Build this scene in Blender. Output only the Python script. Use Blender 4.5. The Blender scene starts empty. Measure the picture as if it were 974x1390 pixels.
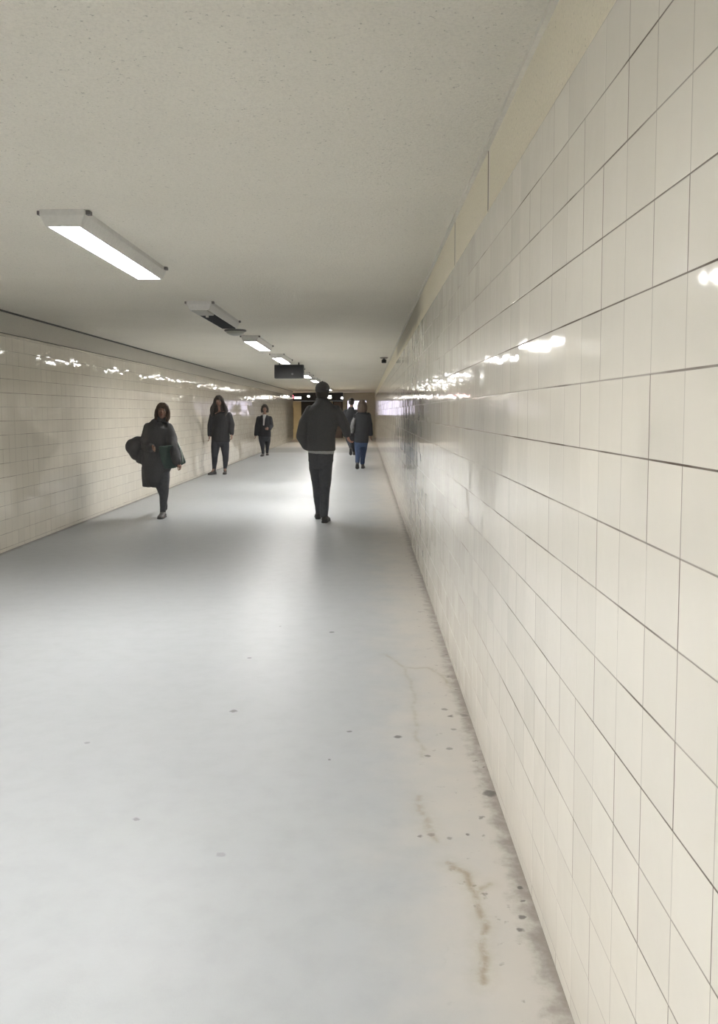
import bpy, bmesh, math, random
import numpy as np
from mathutils import Vector, Matrix, noise

random.seed(7)
C = bpy.context.scene.collection
SC = bpy.context.scene

# ------------------------------------------------------------------ camera
CAM_H, F_PX = 1.4, 1159.36
PITCH, YAW, ROLL = -0.07833, -0.00833, -0.00319
XR, XL, H = 0.475, -3.654, 2.433
YN, YE = -9.0, 46.0                       # near end of the tunnel, end wall
_f = Vector((math.sin(YAW)*math.cos(PITCH), math.cos(YAW)*math.cos(PITCH), math.sin(PITCH)))
_r0 = Vector((math.cos(YAW), -math.sin(YAW), 0)); _u0 = _r0.cross(_f)
_r = _r0*math.cos(ROLL) + _u0*math.sin(ROLL); _u = -_r0*math.sin(ROLL) + _u0*math.cos(ROLL)
def at(px, py, Y):
    """the place at distance Y that the photo shows at px, py"""
    d = _f + _r*((px-487)/F_PX) - _u*((py-650)/F_PX)
    return Vector((0, 0, CAM_H)) + d*(Y/d.y)

cd = bpy.data.cameras.new('camera'); cam = bpy.data.objects.new('camera', cd); C.objects.link(cam)
cd.sensor_fit = 'HORIZONTAL'; cd.sensor_width = 36; cd.lens = F_PX/974*36
cd.shift_y = -45/974; cd.clip_start = 0.05; cd.clip_end = 200
m = Matrix.Identity(4)
for i in range(3):
    m[i][0], m[i][1], m[i][2] = _r[i], _u[i], -_f[i]
m[0][3], m[1][3], m[2][3] = 0, 0, CAM_H
cam.matrix_world = m
SC.camera = cam

# ------------------------------------------------------------------ materials
class NT:
    def __init__(s, name):
        s.m = bpy.data.materials.new(name); s.m.use_nodes = True
        s.t = s.m.node_tree; s.b = s.t.nodes['Principled BSDF']
    def n(s, typ, **kw):
        o = s.t.nodes.new(typ)
        for k, v in kw.items(): setattr(o, k, v)
        return o
    def l(s, a, b): s.t.links.new(a, b)
    def put(s, sock, v):
        if isinstance(v, (int, float)): sock.default_value = v
        elif isinstance(v, (tuple, list)): sock.default_value = v
        else: s.l(v, sock)
    def math(s, op, a, b=None, c=None, clamp=False):
        o = s.n('ShaderNodeMath', operation=op); o.use_clamp = clamp
        s.put(o.inputs[0], a)
        if b is not None: s.put(o.inputs[1], b)
        if c is not None: s.put(o.inputs[2], c)
        return o.outputs[0]
    def ramp(s, v, a, b, lo=0.0, hi=1.0, smooth=True):
        o = s.n('ShaderNodeMapRange'); o.interpolation_type = 'SMOOTHSTEP' if smooth else 'LINEAR'
        s.put(o.inputs['Value'], v)
        for k, x in (('From Min', a), ('From Max', b), ('To Min', lo), ('To Max', hi)): s.put(o.inputs[k], x)
        return o.outputs['Result']
    def noise(s, vec, scale, detail=3, rough=0.5):
        o = s.n('ShaderNodeTexNoise'); s.l(vec, o.inputs['Vector'])
        o.inputs['Scale'].default_value = scale; o.inputs['Detail'].default_value = detail; o.inputs['Roughness'].default_value = rough
        return o.outputs['Fac']
    def mix(s, f, a, b):
        o = s.n('ShaderNodeMix', data_type='RGBA'); s.put(o.inputs['Factor'], f)
        for k, v in ((6, a), (7, b)):
            if isinstance(v, tuple): o.inputs[k].default_value = (*v[:3], 1)
            else: s.l(v, o.inputs[k])
        return o.outputs[2]
    def coord(s): return s.n('ShaderNodeTexCoord').outputs['Object']
    def sep(s, v):
        o = s.n('ShaderNodeSeparateXYZ'); s.l(v, o.inputs[0]); return o.outputs
    def comb(s, x, y, z):
        o = s.n('ShaderNodeCombineXYZ')
        for i, v in enumerate((x, y, z)): s.put(o.inputs[i], v)
        return o.outputs[0]
    def bump(s, h, strength, dist, normal=None):
        o = s.n('ShaderNodeBump'); s.l(h, o.inputs['Height'])
        o.inputs['Strength'].default_value = strength; o.inputs['Distance'].default_value = dist
        if normal is not None: s.l(normal, o.inputs['Normal'])
        return o.outputs['Normal']
    def out(s, col=None, rough=None, normal=None, spec=None):
        if col is not None: s.put(s.b.inputs['Base Color'], (*col[:3], 1) if isinstance(col, tuple) else col)
        if rough is not None: s.put(s.b.inputs['Roughness'], rough)
        if normal is not None: s.l(normal, s.b.inputs['Normal'])
        if spec is not None: s.b.inputs['Specular IOR Level'].default_value = spec
        return s.m

def simple(name, col, rough=0.6, spec=0.5, var=0.12, scale=40, bump=0.0, metal=0.0):
    t = NT(name); v = t.coord()
    f = t.noise(v, scale, 4)
    c = t.mix(f, tuple(x*(1-var) for x in col), tuple(min(1, x*(1+var)) for x in col))
    nm = t.bump(f, bump, 0.01) if bump else None
    t.b.inputs['Metallic'].default_value = metal
    return t.out(c, rough, nm, spec)

def emit(name, col, strength):
    t = NT(name)
    t.out(tuple(col), 0.4)
    t.b.inputs['Emission Color'].default_value = (*col, 1)
    t.b.inputs['Emission Strength'].default_value = strength
    return t.m

SEED = 12.0
TW, TH, TY0, TZ0 = 0.155, 0.1425, 1.285, 1.461
def tile_material(name, base, tilt=0.012, r0=0.055, r1=0.095):
    t = NT(name); v = t.coord(); x, y, z = t.sep(v)
    u = t.math('DIVIDE', t.math('SUBTRACT', y, TY0 - 40*TW), TW)
    w = t.math('DIVIDE', t.math('SUBTRACT', z, TZ0 - 20*TH), TH)
    iu, iw = t.math('FLOOR', u), t.math('FLOOR', w)
    fu, fw = t.math('FRACT', u), t.math('FRACT', w)
    du = t.math('MULTIPLY', t.math('MINIMUM', fu, t.math('SUBTRACT', 1, fu)), TW)
    dw = t.math('MULTIPLY', t.math('MINIMUM', fw, t.math('SUBTRACT', 1, fw)), TH)
    def wn(vec):
        o = t.n('ShaderNodeTexWhiteNoise', noise_dimensions='3D'); t.l(vec, o.inputs[0]); return o.outputs
    tid = wn(t.comb(iu, iw, SEED))
    ru, rw = t.math('ROUND', u), t.math('ROUND', w)
    sv = wn(t.comb(ru, iw, 11.0))['Value']            # each vertical joint piece
    sh = wn(t.comb(0.0, rw, 17.0))['Value']           # each course line
    ln = t.noise(v, 3.0, 3)
    # width of joints varies a little along them
    wv = t.ramp(sv, 0.55, 1.0, 0.0007, 0.0013)
    wh = t.ramp(ln, 0.3, 0.7, 0.0010, 0.0017)
    mv = t.math('MULTIPLY', t.ramp(du, wv, t.math('ADD', wv, 0.0006), 1, 0), t.ramp(sv, 0.1, 1.0, 0.30, 0.95))
    mh = t.math('MULTIPLY', t.ramp(dw, wh, t.math('ADD', wh, 0.0006), 1, 0), t.math('ADD', t.ramp(sh, 0, 1, 0.7, 1.0), t.ramp(ln, 0.4, 0.75, -0.12, 0.2)))
    gm = t.math('MAXIMUM', mv, mh, clamp=True)
    # per tile shade
    shade = t.ramp(tid['Value'], 0, 1, 0.972, 1.018, smooth=False)
    big = t.noise(v, 0.8, 3)
    c = t.mix(big, tuple(k*0.95 for k in base), tuple(k*1.03 for k in base))
    mul = t.n('ShaderNodeMix', data_type='RGBA', blend_type='MULTIPLY'); mul.inputs['Factor'].default_value = 1
    t.l(c, mul.inputs[6]); t.l(t.comb(shade, shade, shade), mul.inputs[7])
    col = t.mix(gm, mul.outputs[2], (0.10, 0.075, 0.055))
    # each tile sits at its own slight tilt
    geo = t.n('ShaderNodeNewGeometry').outputs['Normal']
    sub = t.n('ShaderNodeVectorMath', operation='SUBTRACT'); t.l(tid['Color'], sub.inputs[0]); sub.inputs[1].default_value = (.5, .5, .5)
    scl = t.n('ShaderNodeVectorMath', operation='SCALE'); t.l(sub.outputs[0], scl.inputs[0]); scl.inputs['Scale'].default_value = tilt
    add = t.n('ShaderNodeVectorMath', operation='ADD'); t.l(geo, add.inputs[0]); t.l(scl.outputs[0], add.inputs[1])
    nrm = t.n('ShaderNodeVectorMath', operation='NORMALIZE'); t.l(add.outputs[0], nrm.inputs[0])
    wav = t.noise(v, 9.0, 2)
    nb = t.bump(wav, 0.28, 0.003, nrm.outputs[0])
    edge = t.ramp(t.math('MINIMUM', du, dw), 0.0004, 0.0030, 0, 1)
    nb = t.bump(edge, 0.35, 0.0012, nb)
    rough = t.math('ADD', t.math('MULTIPLY', gm, 0.6), t.ramp(t.noise(v, 5, 3), 0.3, 0.7, r0, r1), clamp=True)
    return t.out(col, rough, nb, 0.32)

def plaster_material(name, base, bump=0.5, joints=False):
    t = NT(name); v = t.coord(); x, y, z = t.sep(v)
    n1 = t.noise(v, 1.1, 4); n2 = t.noise(v, 60, 6, 0.65)
    c = t.mix(n1, tuple(k*0.93 for k in base), tuple(k*1.04 for k in base))
    pits = t.ramp(t.noise(v, 75, 2), 0.66, 0.74)
    c = t.mix(t.ramp(t.noise(v, 110, 3, 0.6), 0.42, 0.66, 0, 0.16), c, tuple(k*0.55 for k in base))
    c = t.mix(t.math('MULTIPLY', pits, 0.6), c, tuple(k*0.45 for k in base))
    if joints:
        # casting joints every 1.26 m with a pale repaired lip, and a grey length of the band
        q = t.math('MULTIPLY', t.math('FRACT', t.math('DIVIDE', t.math('SUBTRACT', y, 3.42 - 12.6), 1.26)), 1.26)
        inr = t.math('LESS_THAN', t.math('ABSOLUTE', t.math('SUBTRACT', y, 4.3)), 1.3)
        dk = t.math('MULTIPLY', t.math('LESS_THAN', q, 0.022), inr)
        lt = t.math('MULTIPLY', t.math('GREATER_THAN', q, 1.22), inr)
        c = t.mix(t.math('MULTIPLY', lt, 0.5), c, (0.75, 0.72, 0.66))
        c = t.mix(t.math('MULTIPLY', dk, 0.85), c, (0.10, 0.08, 0.06))
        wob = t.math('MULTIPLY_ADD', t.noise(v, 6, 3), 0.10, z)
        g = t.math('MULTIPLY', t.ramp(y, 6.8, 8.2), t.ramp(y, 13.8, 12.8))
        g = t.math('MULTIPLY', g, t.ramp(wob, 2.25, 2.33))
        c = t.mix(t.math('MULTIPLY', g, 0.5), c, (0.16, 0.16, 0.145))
    nm = t.bump(n2, bump, 0.02)
    return t.out(c, 0.85, nm, 0.25)

SPOTS = [(-0.625,3.913,.022,.6),(0.135,3.593,.02,.75),(-0.222,5.352,.022,.6),(-0.67,4.781,.016,.5),(-0.796,2.842,.016,.45),
 (-0.463,2.606,.018,.25),(-0.076,3.653,.013,.6),(-0.151,3.35,.008,.6),(0.367,3.932,.02,.5),(0.248,3.387,.016,.6),(0.345,3.464,.018,.5),
 (0.450,2.419,.010,.75),(0.447,2.351,.009,.7),(0.429,2.272,.013,.75),(0.415,2.214,.012,.7),(0.176,2.726,.010,.6),(0.213,2.736,.016,.4),
 (0.272,2.711,.014,.45),(0.333,2.736,.010,.7),(0.452,3.043,.032,.75),(-1.19,3.527,.016,.35),(0.45,3.853,.022,.5),(0.383,3.679,.014,.45),(-0.566,5.504,.01,.5)]
def floor_material():
    t = NT('grey_floor_coating'); v = t.coord(); x, y, z = t.sep(v)
    n1 = t.noise(v, 0.7, 4); n2 = t.noise(v, 9, 5, 0.6); n3 = t.noise(v, 120, 3)
    c = t.mix(n1, (0.34, 0.357, 0.370), (0.38, 0.395, 0.405))
    c = t.mix(t.ramp(n2, 0.3, 0.9, 0, 0.30), c, (0.27, 0.28, 0.285))
    c = t.mix(t.ramp(n3, 0.5, 0.8, 0, 0.20), c, (0.36, 0.36, 0.36))
    # brownish dirt gathered along the foot of both walls
    dr = t.math('SUBTRACT', XR, x)
    wob = t.math('ADD', dr, t.math('MULTIPLY', t.math('SUBTRACT', t.noise(v, 3.2, 5, 0.6), 0.5), 0.55))
    c = t.mix(t.ramp(wob, 0.02, 0.55, 0.8, 0), c, (0.50, 0.47, 0.425))
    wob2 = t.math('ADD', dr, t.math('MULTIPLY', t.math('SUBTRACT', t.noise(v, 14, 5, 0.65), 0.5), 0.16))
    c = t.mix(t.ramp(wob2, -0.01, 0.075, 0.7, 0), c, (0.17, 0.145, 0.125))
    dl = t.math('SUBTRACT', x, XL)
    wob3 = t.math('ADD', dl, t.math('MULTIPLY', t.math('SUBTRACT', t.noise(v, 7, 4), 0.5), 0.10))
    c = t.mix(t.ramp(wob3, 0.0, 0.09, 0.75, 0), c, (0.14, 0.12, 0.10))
    # dark blotches inside the dirty margin
    bl = t.math('MULTIPLY', t.ramp(t.noise(v, 17, 4, 0.6), 0.62, 0.72), t.ramp(wob, 0.02, 0.34, 0.8, 0))
    c = t.mix(bl, c, (0.12, 0.11, 0.10))
    # dried streaks (built into the mesh as a stain layer)
    st = t.n('ShaderNodeAttribute'); st.attribute_name = 'stain'
    c = t.mix(t.math('MULTIPLY', st.outputs['Fac'], t.ramp(t.noise(v, 25, 4, 0.6), 0.3, 0.6, 0.2, 0.85)), c, (0.26, 0.215, 0.14))
    # trodden chewing gum and scuffs
    dn = t.n('ShaderNodeTexNoise'); t.l(v, dn.inputs['Vector']); dn.inputs['Scale'].default_value = 45; dn.inputs['Detail'].default_value = 3
    off = t.n('ShaderNodeVectorMath', operation='SCALE'); t.l(dn.outputs['Color'], off.inputs[0]); off.inputs['Scale'].default_value = 0.022
    pv = t.n('ShaderNodeVectorMath', operation='ADD'); t.l(v, pv.inputs[0]); t.l(off.outputs[0], pv.inputs[1])
    acc = None
    for sx, sy, r, k in SPOTS:
        d = t.n('ShaderNodeVectorMath', operation='DISTANCE'); t.l(pv.outputs[0], d.inputs[0]); d.inputs[1].default_value = (sx+.011, sy+.011, .011)
        a = t.ramp(d.outputs['Value'], r*0.5, r*1.05, k, 0)
        acc = a if acc is None else t.math('MAXIMUM', acc, a)
    c = t.mix(acc, c, (0.10, 0.095, 0.09))
    # darker cross band far down the passage
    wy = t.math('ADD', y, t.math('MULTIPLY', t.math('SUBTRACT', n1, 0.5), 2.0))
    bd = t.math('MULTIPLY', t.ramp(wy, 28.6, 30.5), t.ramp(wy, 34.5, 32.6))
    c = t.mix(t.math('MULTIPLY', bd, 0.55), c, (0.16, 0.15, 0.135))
    far = t.ramp(wy, 32.5, 36)
    c = t.mix(t.math('MULTIPLY', far, 0.6), c, (0.50, 0.45, 0.37))
    rough = t.math('ADD', t.ramp(n1, 0.3, 0.7, 0.36, 0.40), t.math('MULTIPLY', acc, 0.3), clamp=True)
    nm = t.bump(t.noise(v, 160, 4, 0.6), 0.12, 0.003)
    t.b.inputs['IOR'].default_value = 1.25
    return t.out(c, rough, nm, 0.2)

M = {
 'tile': tile_material('cream_glazed_tile', (0.775, 0.745, 0.68), 0.018),
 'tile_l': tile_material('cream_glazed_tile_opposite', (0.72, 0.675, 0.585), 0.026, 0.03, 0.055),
 'plaster': plaster_material('ceiling_stucco', (0.86, 0.83, 0.75), 0.6),
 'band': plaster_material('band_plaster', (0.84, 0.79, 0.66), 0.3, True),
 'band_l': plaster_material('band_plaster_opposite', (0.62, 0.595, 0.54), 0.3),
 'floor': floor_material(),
 'caulk': simple('pale_caulk', (0.72, 0.70, 0.64), 0.7),
 'dark_line': simple('dark_strip', (0.07, 0.07, 0.065), 0.6),  # thin dark strips along the left wall's upper edges
 'lamp_body': simple('lamp_enamel', (0.66, 0.655, 0.64), 0.45, bump=0.05),
 'lamp_bracket': simple('lamp_bracket_steel', (0.16, 0.15, 0.15), 0.5),
 'lamp_on': emit('lamp_diffuser_lit', (1.0, 0.985, 0.965), 34),
 'lamp_on_dimmed': emit('lamp_diffuser_lit_dimmed', (1.0, 0.98, 0.95), 23),  # far lamps dimmed to even out brightness along the passage
 'lamp_dark': simple('lamp_tray_dark', (0.020, 0.020, 0.025), 0.75, 0.1),
 'lamp_grey': simple('lamp_end_grey', (0.42, 0.42, 0.39), 0.5),
 'dome_rim': simple('dome_rim_grey', (0.10, 0.10, 0.095), 0.5),
 'dome': simple('dome_glass_grey', (0.42, 0.42, 0.38), 0.3),
 'black': simple('matt_black', (0.028, 0.028, 0.030), 0.55, 0.3),
 'screen': simple('black_panel', (0.040, 0.040, 0.043), 0.4, 0.3),
 'mark': simple('faint_grey_mark', (0.085, 0.085, 0.09), 0.5),
 'camera_body': simple('camera_housing', (0.06, 0.06, 0.055), 0.4),
 'camera_plate': simple('camera_plate', (0.30, 0.28, 0.25), 0.5),
 'shop_wall': simple('tan_shop_wall', (0.42, 0.36, 0.25), 0.5, var=0.2, scale=2),
 'shop_brown': simple('brown_shop_door', (0.13, 0.09, 0.075), 0.4, var=0.2, scale=3),
 'end_wall': plaster_material('end_wall_plaster', (0.62, 0.58, 0.48), 0.3),
 'sign_white': emit('sign_white', (1.0, 0.94, 0.84), 6),
 'sign_red': emit('sign_red', (1.0, 0.10, 0.14), 5),
 'sign_lilac': emit('sign_lilac', (0.86, 0.80, 1.0), 0.55),
 'sign_dot': emit('spot_white', (1.0, 1.0, 0.95), 9),
 'warm_on': emit('lamp_warm_lit', (1.0, 0.86, 0.58), 45),
 'frame_grey': simple('frame_grey_metal', (0.20, 0.20, 0.20), 0.4),
 # people
 'skin': simple('skin', (0.27, 0.165, 0.13), 0.55, 0.3, 0.08, 30),
 'skin_pink': simple('skin_pink', (0.50, 0.26, 0.21), 0.55, 0.3, 0.08, 30),
 'lips': simple('lips', (0.25, 0.09, 0.085), 0.5, 0.3),
 'hair_brown': simple('hair_brown', (0.095, 0.066, 0.050), 0.5, 0.4, 0.35, 120, 0.4),
 'hair_dark': simple('hair_dark', (0.042, 0.035, 0.032), 0.45, 0.4, 0.35, 120, 0.4),
 'jacket_black': simple('jacket_black', (0.098, 0.098, 0.101), 0.8, 0.15, 0.15, 60, 0.2),
 'coat_black': simple('coat_black', (0.098, 0.098, 0.103), 0.85, 0.12, 0.15, 80, 0.2),
 'jacket_dark': simple('jacket_dark', (0.052, 0.052, 0.055), 0.85, 0.12, 0.15, 60, 0.2),
 'trouser_dark': simple('trousers_black', (0.052, 0.054, 0.062), 0.8, 0.15, 0.2, 40, 0.2),
 'jacket_navy': simple('jacket_charcoal', (0.037, 0.038, 0.042), 0.8, 0.15, 0.15, 60, 0.2),
 'trouser': simple('dark_trousers', (0.096, 0.099, 0.109), 0.8, 0.15, 0.2, 40, 0.2),
 'jeans': simple('blue_jeans', (0.055, 0.078, 0.14), 0.8, 0.15, 0.3, 25, 0.2),
 'shirt': simple('pale_shirt', (0.42, 0.42, 0.43), 0.8, 0.2, 0.1, 50),
 'shoe': simple('dark_shoe', (0.075, 0.072, 0.070), 0.5, 0.3, 0.2, 40),
 'shoe_grey': simple('grey_shoe_trim', (0.30, 0.29, 0.27), 0.6),
 'sole': simple('dark_sole', (0.05, 0.05, 0.05), 0.6),
 'sole_white': simple('white_sole', (0.55, 0.55, 0.55), 0.6),
 'cap': simple('dark_cap', (0.10, 0.098, 0.10), 0.8, 0.15, 0.15, 90, 0.2),
 'green': simple('dark_green_bag', (0.075, 0.105, 0.096), 0.5, 0.3, 0.15, 20),
 'white_strip': simple('white_highlight', (0.62, 0.68, 0.64), 0.6),
 'bag_black': simple('black_bag', (0.085, 0.083, 0.088), 0.6, 0.2, 0.15, 30, 0.2),
 'bag_grey': simple('grey_mottled_bag', (0.20, 0.20, 0.205), 0.7, 0.2, 0.6, 18),
 'eye': simple('eye_white', (0.55, 0.52, 0.5), 0.3, 0.5, 0.02),
 'iris': simple('eye_dark', (0.03, 0.02, 0.015), 0.2, 0.5, 0.02),
}

# ------------------------------------------------------------------ scene helpers
def link_mesh(name, me, mat, parent=None, smooth=False):
    o = bpy.data.objects.new(name, me); C.objects.link(o)
    if mat is not None:
        for mm in (mat if isinstance(mat, (list, tuple)) else [mat]): me.materials.append(mm)
    if smooth: me.shade_smooth()
    if parent is not None: o.parent = parent
    return o
def mesh_from(name, verts, faces):
    me = bpy.data.meshes.new(name); me.from_pydata([tuple(v) for v in verts], [], faces); me.validate(); me.update(); return me
def tag(o, label, cat, group=None):
    o['label'] = label; o['category'] = cat
    if group: o['group'] = group
    return o
def empty(name, loc):
    o = bpy.data.objects.new(name, None); C.objects.link(o); o.location = loc; o.empty_display_size = .1
    return o
def struct(o): o['kind'] = 'structure'; return o

def box(bm, x0, x1, y0, y1, z0, z1, mat=0, bevel=0.0):
    vs = [bm.verts.new((x, y, z)) for z in (z0, z1) for y in (y0, y1) for x in (x0, x1)]
    fs = []
    for f in ((0,2,3,1),(4,5,7,6),(0,1,5,4),(2,6,7,3),(0,4,6,2),(1,3,7,5)):
        q = bm.faces.new([vs[i] for i in f]); q.material_index = mat; fs.append(q)
    if bevel:
        es = list({e for f in fs for e in f.edges})
        bmesh.ops.bevel(bm, geom=es, offset=bevel, segments=2, affect='EDGES', profile=0.5)
def bm_obj(name, bm, mat, parent=None, smooth=False):
    bmesh.ops.recalc_face_normals(bm, faces=bm.faces)
    me = bpy.data.meshes.new(name); bm.to_mesh(me); bm.free()
    return link_mesh(name, me, mat, parent, smooth)
def boxes(name, lst, mat, parent=None, bevel=0.0):
    bm = bmesh.new()
    for b in lst: box(bm, *b, bevel=bevel)
    return bm_obj(name, bm, mat, parent)
def lathe(name, prof, mat, parent=None, seg=32):
    v, f = [], []
    for r, z in prof:
        for k in range(seg):
            a = 2*math.pi*k/seg; v.append((r*math.cos(a), r*math.sin(a), z))
    for i in range(len(prof)-1):
        for k in range(seg):
            f.append((i*seg+k, i*seg+(k+1)%seg, (i+1)*seg+(k+1)%seg, (i+1)*seg+k))
    f.append(tuple(range(seg))); f.append(tuple((len(prof)-1)*seg+k for k in range(seg))[::-1])
    bm = bmesh.new(); me = mesh_from(name, v, f); bm.from_mesh(me); bpy.data.meshes.remove(me)
    return bm_obj(name, bm, mat, parent, True)

# ------------------------------------------------------------------ the passage itself
TILE_TOP_R, TILE_TOP_L, YLE = 2.173, 2.200, 43.0
bm = bmesh.new()
box(bm, XR, XR+.25, YN, YE, -.1, TILE_TOP_R, 0)
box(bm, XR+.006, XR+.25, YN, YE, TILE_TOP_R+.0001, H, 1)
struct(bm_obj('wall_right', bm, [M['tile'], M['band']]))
bm = bmesh.new()
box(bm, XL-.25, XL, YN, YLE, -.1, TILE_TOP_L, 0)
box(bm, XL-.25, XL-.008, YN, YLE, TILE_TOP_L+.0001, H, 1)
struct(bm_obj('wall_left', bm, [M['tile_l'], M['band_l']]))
struct(boxes('ceiling', [(-9, XR+.25, YN, YE+.3, H, H+.2)], M['plaster']))
struct(boxes('trim_1', [(XR-.010, XR+.006, YN, YE, H-.018, H)], M['caulk']))
struct(boxes('trim_2', [(XL-.008, XL+.010, YN, YLE, H-.016, H)], M['dark_line']))
struct(boxes('trim_3', [(XL-.008, XL+.001, YN, YLE, TILE_TOP_L-.001, TILE_TOP_L+.007)], M['dark_line']))

# floor: one slab, finely divided on top where the dried streaks lie
STREAKS = [[(0.11,4.853),(0.198,4.609),(0.272,4.569),(0.334,4.595),(0.39,4.438),(0.428,4.233)],
           [(0.198,4.609),(0.225,4.42),(0.231,4.176),(0.224,3.863),(0.218,3.593),(0.235,3.387)],
           [(0.195,3.025),(0.188,2.9),(0.201,2.801),(0.213,2.736),(0.235,2.70)],
           [(0.255,2.56),(0.264,2.52),(0.285,2.50),(0.298,2.479),(0.314,2.38),(0.315,2.307),(0.318,2.237),(0.301,2.172),(0.296,2.101),(0.29,2.0)],
           [(0.36,2.44),(0.325,2.40),(0.314,2.38)]]
def seg_d(p, a, b):
    ax, ay = a; bx, by = b
    dx, dy = bx-ax, by-ay
    t = np.clip(((p[0]-ax)*dx+(p[1]-ay)*dy)/(dx*dx+dy*dy), 0, 1)
    return np.hypot(p[0]-ax-t*dx, p[1]-ay-t*dy)
gx = np.linspace(-.1, XR, 96); gy = np.linspace(1.7, 5.0, 440)
X, Y = np.meshgrid(gx, gy)
wx = np.array([noise.noise_vector(Vector((a*9, b*9, 0))) for a, b in zip(X.ravel(), Y.ravel())])
PX, PY = X.ravel()+wx[:, 0]*.022, Y.ravel()+wx[:, 1]*.022
amt = np.zeros(PX.size)
for si, s in enumerate(STREAKS):
    wd = (.012, .012, .016, .014, .012)[si]; k = (.55, .45, .6, .95, .7)[si]
    for a, b in zip(s, s[1:]):
        amt = np.maximum(amt, k*np.clip(1-seg_d((PX, PY), a, b)/(wd*1.6), 0, 1))
        amt = np.maximum(amt, .30*k*np.clip(1-seg_d((PX, PY), a, b)/(wd*4), 0, 1))
verts = [(x, y, 0) for x, y in zip(X.ravel(), Y.ravel())]
nx, ny = len(gx), len(gy)
faces = [(j*nx+i, j*nx+i+1, (j+1)*nx+i+1, (j+1)*nx+i) for j in range(ny-1) for i in range(nx-1)]
def quad(x0, x1, y0, y1):
    b = len(verts); verts.extend([(x0,y0,0),(x1,y0,0),(x1,y1,0),(x0,y1,0)]); faces.append((b, b+1, b+2, b+3))
quad(-9, XR+.25, YN, 1.7); quad(-9, XR+.25, 5.0, YE+.3); quad(-9, -.1, 1.7, 5.0); quad(XR, XR+.25, 1.7, 5.0)
b = len(verts); verts += [(-9,YN,-.15),(XR+.25,YN,-.15),(XR+.25,YE+.3,-.15),(-9,YE+.3,-.15)]; faces.append((b+3, b+2, b+1, b))
fm = mesh_from('floor', verts, faces)
at_ = fm.attributes.new('stain', 'FLOAT', 'POINT')
vals = np.zeros(len(fm.vertices), np.float32); vals[:amt.size] = amt; at_.data.foreach_set('value', vals)
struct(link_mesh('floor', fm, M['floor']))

# far end: cross wall with a dark shop fascia on the left part and a plain wall on the right part
struct(boxes('wall_end', [(-1.22, XR+.25, YE, YE+.25, 0, H)], M['end_wall']))
struct(boxes('wall_back', [(-9, -1.22, YE+.05, YE+.3, 0, 1.985)], M['shop_wall']))
struct(boxes('wall_hall', [(-9.2, -9, YLE-.3, YE+.3, 0, H)], M['shop_wall']))
struct(boxes('wall_return', [(-9, XL-.25, YLE-.25, YLE, 0, H)], M['tile_l']))
struct(boxes('trim_4', [(XL-.03, XL+.02, YLE, YLE+.05, .55, 1.62)], M['shop_brown']))
fas = boxes('shop_fascia', [(-9, -1.225, YE-.25, YE+.04, 1.99, H-.004)], M['black'])
tag(fas, 'long black shop fascia across the far end of the passage under the ceiling', 'fascia')
def shop_door(x0, x1, label, mat):
    e = empty('shop_door', ((x0+x1)/2, YE, 0)); tag(e, label, 'door'); w = (x1-x0)/2
    boxes('door_leaf', [(-w, w, -.02, .045, .001, 1.93)], mat, e)
    boxes('door_frame', [(-w-.05, -w, -.05, .045, .001, 1.98), (w, w+.05, -.05, .045, .001, 1.98), (-w, w, -.05, .045, 1.93, 1.98)], M['black'], e)
    boxes('door_handle', [(w-.14, w-.11, -.07, -.02, .9, 1.2)], M['frame_grey'], e)
shop_door(-3.42, -2.15, 'wide black shopfront door under the far fascia, left of the tall man', M['black'])
shop_door(-1.72, -1.30, 'narrow dark brown door at the far end, right of the tall man', M['shop_brown'])
def sign_box(name, label, cat, x0, x1, z0, z1, y, mat, group=None):
    e = empty(name, ((x0+x1)/2, y, (z0+z1)/2)); tag(e, label, cat, group)
    w, h = (x1-x0)/2, (z1-z0)/2
    boxes('casing', [(-w-.02, w+.02, -.03, .06, -h-.02, h+.02)], M['frame_grey'], e)
    boxes('lit_face', [(-w, w, -.045, -.03, -h, h)], mat, e, 0.004)
    return e
sign_box('strip_sign', 'glowing white strip sign at the left end of the black shop fascia', 'sign', -3.80, -3.45, 2.11, 2.20, YE-.31, M['sign_white'])
sign_box('neon_sign', 'small red glowing sign at the far end beside the left wall', 'sign', -4.0, -3.87, 2.12, 2.28, YE-.31, M['sign_red'])
sign_box('strip_sign', 'glowing white strip sign on the black fascia beside the tall man\'s neck', 'sign', -2.10, -1.84, 2.12, 2.26, YE-.31, M['sign_white'])
def spot(x, z, label):
    e = empty('spot_lamp', (x, YE-.25, z)); tag(e, label, 'lamp', 'spot lamps on the far fascia')
    o = lathe('lamp_housing', [(.03, 0), (.075, .02), (.075, .12), (.05, .14)], M['frame_grey'], e, 16); o.rotation_euler = (math.pi/2, 0, 0)
    o = lathe('lit_lens', [(.055, .14), (.055, .15), (.02, .165)], M['sign_dot'], e, 16); o.rotation_euler = (math.pi/2, 0, 0)
spot(-3.05, 2.23, 'small bright spot lamp on the black fascia left of the tall man')
spot(-1.27, 2.13, 'small bright spot lamp at the right end of the black fascia')
sign_box('lit_sign', 'glowing lilac screen on the end wall behind two people\'s heads', 'screen', -.98, .02, 1.22, 1.99, YE-.065, M['sign_lilac'])

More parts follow.
